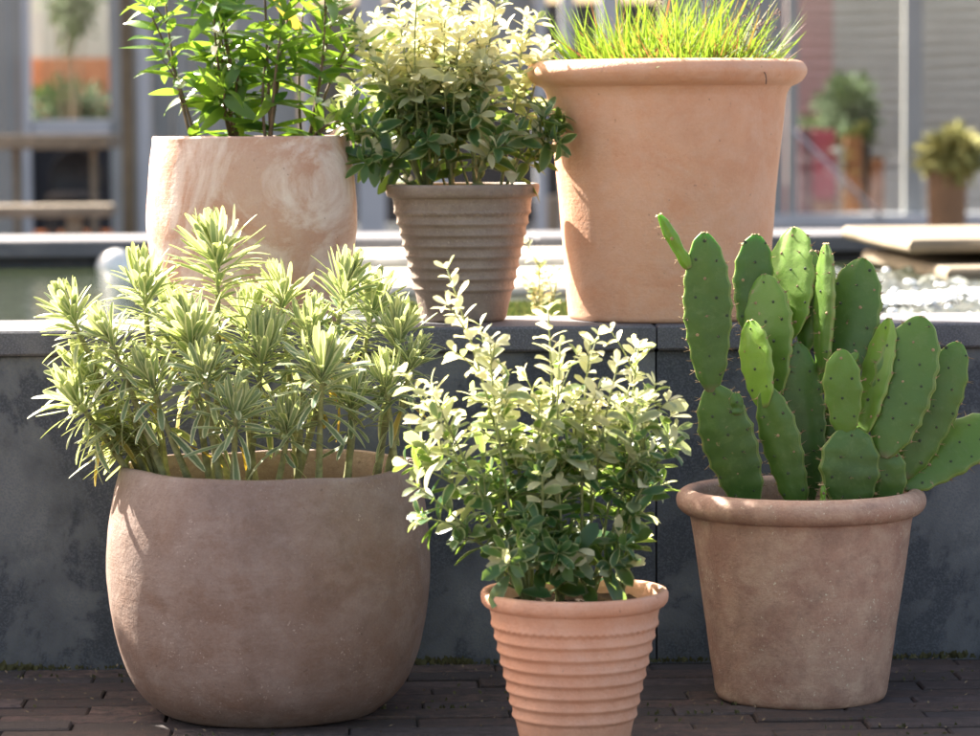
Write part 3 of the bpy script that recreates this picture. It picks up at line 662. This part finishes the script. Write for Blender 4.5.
# ---- euphorbia
eu = rootof('spurge', bowl, hz-0.055, 'silvery green narrow-leaved bushy plant filling the big bowl pot at the left')
C = WORLD[eu.name]
def euph(bpx, tpx, tpy, dy, seed, L=0.05, dens=1.0, low=0.50, nroset=27, droop=0.0):
    r = random.Random(seed); Y = C.y+dy; L *= r.uniform(.92, 1.2); nroset = r.randint(22, 36); low += r.uniform(-.06, .12); spread = r.uniform(.75, 1.25)
    tip = P(tpx, tpy, Y); tip.z -= 0.042
    base = P(bpx, 480, C.y+dy*0.7); base.z = C.z-0.005
    pts = scurve(base, tip, V(((base.x-tip.x)*-0.12+r.uniform(-.012, .012), r.uniform(-.012, .012), 0.02)), 12)
    m = MB(); rad = [0.0050-0.0026*i/11 for i in range(12)]
    rad = [q*(1+0.12*(i % 2)) for i, q in enumerate(rad)]
    tube(m, pts, rad, 8); st = m.build('shoot', 'stem_euph', eu, base)
    lv = MB(); ln = (tip-base).length; n = int(ln*380*dens); an = r.uniform(0, 6)
    for i in range(n):
        t = low+(1-low)*(i/n)**0.58
        k = min(10.999, t*11); j = int(k); p = pts[j].lerp(pts[min(11, j+1)], k-j); tg = (pts[min(11, j+1)]-pts[max(0, j-1)]).normalized()
        an += 2.399; rd = perp(tg, an)
        e = (t-low)/(1-low); lift = -0.35+1.25*e+r.uniform(-.2, .2)-droop*(1-e)
        d = rd+tg*lift
        if r.random() < 0.25*(1-e): continue
        tint = (max(0, r.gauss(0.10, 0.12)), r.random()*0.8, 0)
        if e < 0.25 and r.random() < 0.22: tint = (0, 0, r.uniform(.5, 1))
        leaf(lv, p, d, tg, L*r.uniform(.8, 1.15)*(1.15-0.2*e), L*0.16*r.uniform(.8, 1.25), r.uniform(-.1, .35)+(0.6*(1-e) if r.random() < .5 else 0), 0.25, 'lin', tint, 6, r.uniform(-.3, .3))
    tg = ((pts[-1]-pts[-3]).normalized()+V((r.uniform(-.22, .22), r.uniform(-.25, .15), 0))).normalized()
    for i in range(nroset):
        f = i/nroset; an += 2.399; rd = perp(tg, an)
        d = rd*(0.95-0.8*f+r.uniform(-.2, .2))*spread+tg*(0.85+0.9*f)
        leaf(lv, pts[-1]-tg*0.016*(1-f)+tg*0.006*f, d, tg, L*(1.12-0.35*f)*r.uniform(.8, 1.12), L*0.155*(1.12-0.35*f)*r.uniform(.8,1.2), r.uniform(-.5, .15), 0.3, 'lin', (0.10+0.18*f+r.uniform(0, .12), r.random()*0.6, 0), 6, r.uniform(-.5, .5))
    lv.build('leaves', 'leaf_euph', st, base)
EU = [(168, 70, 278, 0.00, 0.052), (172, 143, 252, 0.03, 0.055), (180, 108, 300, -0.06, 0.050), (212, 216, 222, 0.05, 0.058), (215, 190, 300, -0.05, 0.055), (240, 178, 285, 0.10, 0.05),
      (244, 262, 318, -0.02, 0.056), (232, 236, 375, -0.13, 0.052), (288, 345, 252, 0.06, 0.058), (296, 310, 295, 0.02, 0.052), (318, 322, 335, -0.11, 0.052), (344, 372, 275, 0.09, 0.052),
      (372, 398, 300, 0.00, 0.052), (378, 412, 325, -0.04, 0.045), (300, 280, 262, 0.12, 0.052), (160, 95, 345, 0.02, 0.056), (268, 288, 390, -0.10, 0.045), (400, 385, 345, -0.06, 0.045), (206, 150, 345, -0.08, 0.05), (345, 350, 365, -0.05, 0.042),
      (155, 75, 365, -0.03, 0.055), (228, 205, 335, -0.11, 0.05), (258, 245, 285, 0.13, 0.05)]
for i, e in enumerate(EU): euph(e[0], e[1], e[2], e[3], 100+i, e[4], droop=0.5 if e[1] < 110 else 0.1, dens=0.66)
# drooping old leaves on the left
r = random.Random(77); lv = MB(); st = MB(); base = P(165, 478, C.y); base.z = C.z
for k, (tx, ty) in enumerate([(45, 385), (38, 410), (85, 445), (50, 372), (68, 440), (35, 360)]):
    a = P(118+8*k, 395+7*k, C.y+r.uniform(-.05, .05)); tube(st, scurve(base, a, V((0, 0, 0.01)), 6), [0.004-0.0004*q for q in range(6)], 6)
    for q in range(12):
        f = q/12; p = base.lerp(a, 0.55+0.45*f); t = P(tx+r.uniform(-10, 14), ty+r.uniform(-14, 20), C.y+r.uniform(-.08, .08)); d = t-p
        leaf(lv, p, d+V((0, 0, 0.03)), V((0, 0, 1)), 0.066*r.uniform(.8, 1.2), 0.0105, r.uniform(.2, .9), 0.2, 'lin', (0.35, 0.3, 0), 6)
st = st.build('shoot', 'stem_euph', eu, base); lv.build('leaves', 'leaf_euph', st, base)

# ---- variegated shrubs
def varshoot(root, base, tip, seed, L, Wr, z0, z1, bow=0.02, dens=1.0, twigs=3, mat='leaf_var', shape='obo', low=0.3, smat='stem_green', srad=0.0022, creamk=1.0, pair=2, lift0=0.2, hk=0.55):
    r = random.Random(seed)
    pts = scurve(base, tip, V((r.uniform(-bow, bow), r.uniform(-bow, bow), bow*0.8)), 10)
    m = MB(); tube(m, pts, [srad*(1-0.065*i) for i in range(10)], 6)
    lv = MB()
    def dress(pp, lo, ln, dens):
        N = len(pp); n = max(2, int(ln*(1-lo)*118*dens)); an = r.uniform(0, 6)
        for i in range(n+1):
            t = lo+(1-lo)*(i/n)**0.66; k = min(N-1.001, t*(N-1)); j = int(k)
            p = pp[j].lerp(pp[j+1], k-j); tg = (pp[j+1]-pp[max(0, j-1)]).normalized(); an += 1.57+r.uniform(-.3, .3)
            h = (p.z-z0)/(z1-z0); last = i == n
            for q in range(pair if not last else pair+2):
                a2 = an+q*2*pi/(pair if not last else pair+2)+r.uniform(-.25, .25)
                rd = perp(tg, a2); lf = (lift0+0.65*(i/n)+r.uniform(-.25, .25)) if not last else 1.0
                cr = max(0, min(1, (h-0.45)*2.4*creamk+r.gauss(0, .3))) if creamk > 0 else 0
                if r.random() < 0.16 and creamk > 0: cr = r.random()**1.5
                s_ = L*r.uniform(.6, 1.2)*(1.22-hk*max(0, min(1, h)))*(1 if not last else 0.7)
                tl = (cr, r.random(), min(1, max(0.05, 0.15+h*1.3+r.gauss(0, .3))))
                if creamk == 0: tl = (r.random()**2*0.5, r.random(), r.uniform(.2,.7) if r.random() < 0.012 else 0)
                leaf(lv, p+rd*0.001, rd+tg*lf, tg+V((0, 0, 0.4)), s_, s_*Wr*r.uniform(.85, 1.15), r.uniform(-.05, .4), r.uniform(.1, .5), shape, tl, 6, r.uniform(-.8, .8), r.uniform(-.12, .12))
    ln = (tip-base).length; dress(pts, low, ln, dens)
    for k in range(twigs):
        t = r.uniform(.35, .97); j = int(t*9); p = pts[j]; tg = (pts[min(9, j+1)]-pts[j-1]).normalized()
        d = (perp(tg, r.uniform(0, 6.3))*0.8+tg*0.9+V((0, 0, .25))).normalized()*r.uniform(.028, .06)
        tp = scurve(p, p+d, V((0, 0, 0.005)), 5); tube(m, tp, [srad*0.6-srad*0.09*q for q in range(5)], 5); dress(tp, 0.25, d.length, dens*1.2)
    st = m.build('shoot', smat, root, base); lv.build('leaves', mat, st, base)
def shrub(root, tips, ells, seed, L, Wr, z0, z1, brad, **kw):
    r = random.Random(seed); c = WORLD[root.name]; k = 0
    bases = [c+V((brad*q, r.uniform(-.6, .6)*brad, 0)) for q in (-0.8, -0.25, 0.3, 0.85)]
    for (tx, ty, dy) in tips:
        tip = P(tx, ty, c.y+dy); b = min(bases, key=lambda q: abs(q.x-c.x-(tip.x-c.x)*0.6)+r.random()*0.03)+V((r.uniform(-.004, .004), r.uniform(-.004, .004), 0))
        varshoot(root, b, tip, seed*100+k, L, Wr, z0, z1, **kw); k += 1
    for (cx, cy, rx, ry, n, dd) in ells:
        for q in range(n):
            a = r.uniform(0, 6.28); rr_ = sqrt(r.random()); dy = r.uniform(-dd, dd)
            tip = P(cx+rx*rr_*cos(a), cy+ry*rr_*sin(a), c.y+dy)
            b = min(bases, key=lambda q: abs(q.x-c.x-(tip.x-c.x)*0.6)+r.random()*0.04)+V((r.uniform(-.004, .004), r.uniform(-.004, .004), 0))
            varshoot(root, b, tip, seed*100+k, L, Wr, z0, z1, **kw); k += 1
fv = rootof('variegated_shrub', ribp, H2-0.02, 'cream and green leaved shrub growing in the peach ribbed pot in the foreground')
shrub(fv, [(447, 268, 0.0), (480, 325, .03), (548, 310, .02), (590, 345, -.02), (638, 348, .03), (655, 385, 0), (404, 372, .02), (432, 395, -.03), (655, 440, .02), (418, 487, -.02), (428, 455, .03), (505, 558, -.06), (648, 478, -.03), (490, 340, -.02), (560, 345, -.04), (618, 365, -.03)],
      [(615, 405, 38, 28, 5, .06), (530, 425, 90, 30, 6, .08), (555, 465, 75, 25, 4, .09), (575, 550, 60, 15, 4, .06)], 5, 0.032, 0.50, fv.location.z, P(500, 300, 3.56).z, 0.06, twigs=3, low=0.24, dens=0.50)
tv = rootof('variegated_shrub', ribg, H_-0.022, 'variegated shrub with whitish top leaves growing in the grey ribbed pot on the upper ledge')
shrub(tv, [(350, 20, 0), (372, 60, .03), (395, -10, -.02), (430, -25, .03), (465, -30, 0), (500, -15, -.03), (525, 15, .02), (545, 45, .04), (345, 95, .03), (352, 130, -.03), (548, 112, -.07), (550, 138, -.08), (400, 20, .05), (480, 10, -.05), (365, 155, -.05)],
      [(440, 15, 72, 32, 13, .10), (450, 80, 72, 40, 6, .10), (455, 135, 55, 20, 3, .09)], 6, 0.036, 0.46, tv.location.z, P(450, 5, 4.34).z, 0.06, twigs=3, low=0.28, shape='ell', creamk=1.5, dens=0.66)
gv = rootof('green_shrub', barrel, b_h-0.032, 'glossy green upright shrub growing in the pale barrel pot at upper left')
shrub(gv, [(147, 6, -.02), (165, -8, 0.02), (205, -40, -.03), (230, -60, .03), (262, -80, 0), (300, -60, .03), (325, 0, -.04), (345, -30, .04), (350, 40, .02), (342, 120, -.05), (205, 60, .04), (225, 90, -.06)],
      [(255, 0, 60, 50, 6, .09), (290, 60, 45, 30, 2, .09), (245, 75, 35, 25, 2, .09)], 8, 0.054, 0.37, gv.location.z, P(250, -80, 4.34).z, 0.085, twigs=1, low=0.12, shape='lan', creamk=0, mat='leaf_green', smat='stem_brown', dens=0.31, srad=0.0026, lift0=0.05, hk=0.2)
# small plant on the moss island
sv = empty('pond_plant', (P(542, 295, 4.75).x, 4.75, WZ+0.02), 'small pale leafy plant on the moss island in the pond gap', 'plant')
shrub(sv, [(522, 275, 0), (540, 262, 0), (556, 270, 0), (548, 280, 0.03), (530, 285, -.03)], [], 9, 0.022, 0.5, WZ-0.05, WZ+0.05, 0.02, twigs=1, low=0.2)
# ---- grass in the big pot
gz = P2(75); gr = rootof('ornamental_grass', bigp, gz, 'bright yellow-green tufted grass in the largest pot at upper right')
C = WORLD[gr.name]; m = MB(); r = random.Random(21)
for i in range(1600):
    a = r.uniform(0, 6.283); q = sqrt(r.random())*0.108; b = C+V((q*cos(a)*0.95, q*sin(a), -0.004))
    lean = 0.10+1.1*(q/0.115)**2*r.random()+r.uniform(0, .35)
    d = V((cos(a)*lean+r.gauss(0, .5), sin(a)*lean+r.gauss(0, .5), 1)); L = r.uniform(.03, .13+.06*(1-q/0.115))*(1.0 if r.random() < .8 else 1.25)
    tt = (r.random()**2*0.5, r.random(), (1 if r.random() < .2 else 0)*r.uniform(.3, 1))
    leaf(m, b, d, V((cos(a), sin(a), 0.4)), L, r.uniform(.0025, .0062), r.uniform(-.1, .6)*lean+0.05, 0.3, 'blade', tt, 6, r.uniform(-1.2, 1.2))
for (x0, y0, x1, y1) in [(590, 66, 548, 8), (600, 66, 546, 40), (610, 66, 552, 45), (598, 66, 560, 60), (750, 68, 803, 12), (755, 68, 806, 32), (745, 68, 800, 60), (735, 66, 792, 40), (740, 66, 780, 20), (600, 60, 570, 0), (620, 60, 578, 15)]:
    for k in range(3):
        dy = r.uniform(-.05, .05); p = P(x0, y0+4, C.y+dy); p.z = C.z; q = P(x1+r.uniform(-6, 4), y1+r.uniform(-8, 8), C.y+dy)
        leaf(m, p, (q-p)+V((0, 0, .012)), V((0, 0, 1)), (q-p).length, r.uniform(.0035, .0055), 0.10, 0.3, 'blade', (r.random()*.15, r.random(), 0), 8, r.uniform(-.4, .8))
m.build('blades', 'grass', gr)
m = MB(); sd_ = MB()
for (x1, y1) in [(765, 22), (778, 8), (752, 12), (700, -25), (772, 40), (745, 48), (640, -20)]:
    p = C+V((r.uniform(.03, .08), r.uniform(-.08, .02), 0)); q = P(x1, y1, C.y-0.03); pts = scurve(p, q, V((0.01, 0, .03)), 9); tube(m, pts, 0.0005, 4)
    for k in range(14):
        b = pts[r.randint(5, 8)]; e = b+V((r.uniform(-.02, .02), r.uniform(-.02, .02), r.uniform(-.012, .02))); tube(m, [b, e], 0.0003, 3, cap=False); blob(sd_, e, 0.0016, 1.2)
p = P(752, 62, C.y-0.125); tube(m, scurve(p, P(766, 84, C.y-0.168), V((0.012, -.004, .006)), 7), 0.0009, 5)
st = m.build('seed_stalks', 'seed', gr); sd_.build('seed_heads', 'seed', st)
# ---- cactus
cz_ = hc-0.037; ca = rootof('prickly_pear', cpot, cz_, 'prickly pear cactus with many flat green pads in the weathered pot at the right')
C = WORLD[ca.name]
def pad(bx, by, tx, ty, wpx, dyb, dyt, yaw=0.0, T=0.013, tint=0.0, seed=0, bend=0.0, fat=0.62, sp=True):
    r = random.Random(seed*13+1); A = P(bx, by, C.y+dyb); B = P(tx, ty, C.y+dyt)
    ax = (B-A); L = ax.length; ax.normalize()
    side = V((1, 0, 0))-ax*ax.x; side.normalize(); nrm = side.cross(ax).normalized()
    if nrm.y > 0: nrm = -nrm
    sy, cy_ = sin(yaw), cos(yaw); side2 = side*cy_+nrm*sy; nrm2 = nrm*cy_-side*sy; side, nrm = side2, nrm2
    Wd = wpx*1.02*C.y/F/max(0.25, abs(cos(yaw)))
    NS, NR = 48, 28; m = MB(); vs = []; cols = []
    def half(t):
        w0 = 0.5*Wd*(t**0.72)*((1-t)**0.56)
        pk = fat; # normalise
        return w0/((0.5625**0.72)*(0.4375**0.56))
    ph = r.uniform(0, 6)
    def surf(t, a, extra=0.0):
        tt = 0.5-0.5*cos(pi*t) if extra == 0 else t
        hw = half(min(0.999, max(0.0, tt)))+0.0045*(1-tt)*(1 if tt < 0.15 else max(0, 1-(tt-.15)*6))
        hw *= 1.02-0.10*abs(sin(pi*tt*L/0.024+ph+(1.3 if cos(a) > 0 else 0)))+0.06*noise.noise(V((tt*2.2, 5 if cos(a) > 0 else 9, seed*3.3)))
        th = T*0.5*(0.35+0.65*min(1, hw/(0.5*Wd)))*(1-tt**6*0.5); th = min(th, max(hw, 0.0006))
        off = bend*L*(tt*(1-tt)*4)
        x = hw*cos(a); z = th*math.copysign(abs(sin(a))**0.72, sin(a))
        z += 0.0016*noise.noise(V((tt*4+seed, cos(a)*2, 0)))
        return A+ax*(L*tt)+side*x+nrm*(z+off), hw, th
    for i in range(NS+1):
        for k in range(NR): vs.append(tuple(surf(i/NS, 2*pi*k/NR)[0]))
    fs = []; cs = []
    n0 = len(m.v)
    for i in range(NS):
        for k in range(NR):
            k2 = (k+1) % NR; f = [(i*NR+k, i*NR+k2, (i+1)*NR+k2, (i+1)*NR+k)]
            fs += f; e = abs(cos(2*pi*(k+.5)/NR)); tt = 0.5-0.5*cos(pi*(i+.5)/NS)
            cs.append((min(1, tint+0.1+0.4*max(0, tt-.5)), max(0, (e-0.90)*7)*0.9, max(0, 0.8-tt*14)))
    fs.append(tuple(range(NR))[::-1]); cs.append((tint, 0, 0)); fs.append(tuple(NS*NR+k for k in range(NR))); cs.append((tint, .4, 0))
    m.add(vs, fs); m.c = cs
        # areoles
    s = MB(); sdk = MB(); gap = 0.024
    rows = max(3, int(L/gap)); 
    for i in range(1, rows+1):
        t = i/(rows+0.5)
        _, hw, th = surf(t, 0, 1)
        k = int(hw/gap+0.5)
        for q in range(-k-1, k+2):
            u = (q+(0.5 if i % 2 else 0))*gap/max(hw, .001)
            if abs(u) > 0.86: continue
            for sg in (1, -1):
                a = math.acos(max(-1, min(1, u+r.uniform(-.05, .05))))*sg
                p, _, _ = surf(t+r.uniform(-.01, .01), a, 1); n_ = nrm*sg
                blob_n(s if r.random() < .3 else sdk, p, n_, 0.0023*r.uniform(.7, 1.2))
                if r.random() < .5:
                    for w_ in range(2): tube(s, [p, p+(n_+V((r.uniform(-.8, .8), r.uniform(-.3, .3), r.uniform(-.5, .8))))*r.uniform(.003, .007)], [0.0004, 0.00015], 3)
    ne = max(4, int(L/0.013))
    for i in range(1, ne):
        t = i/ne
        for a in (0, pi):
            if r.random() < .25: continue
            p, hw, th = surf(t, a, 1); n_ = side*(1 if a == 0 else -1)+ax*(0.3 if t > .5 else 0)
            blob_n(s, p, n_.normalized(), 0.0022*r.uniform(.6, 1.15))
            for w_ in range(2): tube(s, [p, p+(n_+V((r.uniform(-.5, .5), r.uniform(-.5, .5), r.uniform(-.5, .6)))).normalized()*r.uniform(.004, .009)], [0.00045, 0.00015], 3)
    for w_ in range(4): 
        p = B+side*r.uniform(-.4, .4)*0.012-ax*0.001; blob_n(s, p, ax, 0.0022)
    n1 = len(m.f); m.add(s.v, s.f); m.c[n1:] = s.c; n2 = len(m.f); m.add(sdk.v, sdk.f)
    o = m.build('pad', 'cactus', ca, A); o.data.materials.append(MT['spine']); o.data.materials.append(MT['spine_dark'])
    o.data.polygons.foreach_set('material_index', [0 if k < n1 else (1 if k < n2 else 2) for k in range(len(o.data.polygons))])
def blob_n(m, p, n_, r):
    a = n_.orthogonal().normalized(); b = n_.cross(a); vs = [tuple(p+n_*r*0.8)]
    for k in range(6): vs.append(tuple(p+(a*cos(k*pi/3)+b*sin(k*pi/3))*r-n_*r*0.2))
    m.add(vs, [(0, 1+k, 1+(k+1) % 6) for k in range(6)])
#     base x,y   tip x,y    w   dyb   dyt   yaw   T     tint
PADS = [
 (751, 512, 712, 384, 56, -.035, -.045, 0.15, .019, 0.00),
 (711, 392, 704, 232, 49, -.045, -.045, 0.10, .014, 0.10),
 (689, 268, 659, 214, 13, -.045, -.050, 0.2, .010, 0.9),
 (750, 335, 756, 234, 42, 0.045, 0.05, -0.1, .012, 0.05),
 (772, 402, 764, 274, 46, 0.00, 0.035, 0.70, .012, 0.35),
 (789, 340, 794, 227, 45, 0.025, 0.06, 0.75, .010, 0.75),
 (764, 408, 750, 320, 28, -.03, -.005, 0.9, .009, 0.85),
 (800, 512, 766, 385, 40, -.03, -.03, 0.30, .016, 0.10),
 (806, 508, 797, 342, 52, 0.005, 0.01, -0.05, .016, 0.05),
 (822, 372, 826, 243, 17, 0.00, 0.01, 1.05, .013, 0.30),
 (805, 352, 813, 250, 24, 0.03, 0.03, 0.6, .011, 0.15),
 (832, 402, 863, 258, 58, 0.015, 0.04, 0.40, .014, 0.15),
 (850, 516, 850, 426, 62, -.055, -.055, 0.0, .020, 0.00),
 (845, 436, 841, 349, 39, -.055, -.055, 0.2, .011, 0.40),
 (862, 436, 889, 318, 26, -.035, -.01, 0.95, .010, 0.55),
 (888, 512, 886, 446, 40, -.04, -.045, 0.1, .018, 0.05),
 (884, 458, 922, 316, 62, -.05, -.03, 0.35, .014, 0.20),
 (904, 478, 960, 342, 50, -.02, -.01, 0.10, .013, 0.20),
 (902, 488, 996, 418, 52, -.02, 0.0, 0.30, .015, 0.30),
 (823, 505, 823, 484, 6, -.07, -.07, 0.1, .006, 1.0),
 (836, 505, 838, 398, 40, 0.02, 0.03, 0.2, .014, 0.05),
 (930, 470, 934, 396, 40, 0.03, 0.04, 0.0, .013, 0.10),
 (778, 440, 786, 352, 34, 0.035, 0.04, 0.5, .012, 0.25),
 (738, 415, 735, 392, 14, -.05, -.05, 0.0, .010, 0.1),
 (842, 372, 858, 352, 10, -.02, -.02, 0.3, .008, 0.4),
 (838, 345, 822, 400, 12, 0.0, 0.0, 0.5, .008, 0.3),
]
for i, q in enumerate(PADS[:-1]): pad(*q, seed=i+1)
# ------------------------------------------------------------------ render settings
S.render.engine = 'CYCLES'
S.cycles.max_bounces = 8; S.cycles.transmission_bounces = 6; S.cycles.transparent_max_bounces = 8
S.cycles.sample_clamp_indirect = 8
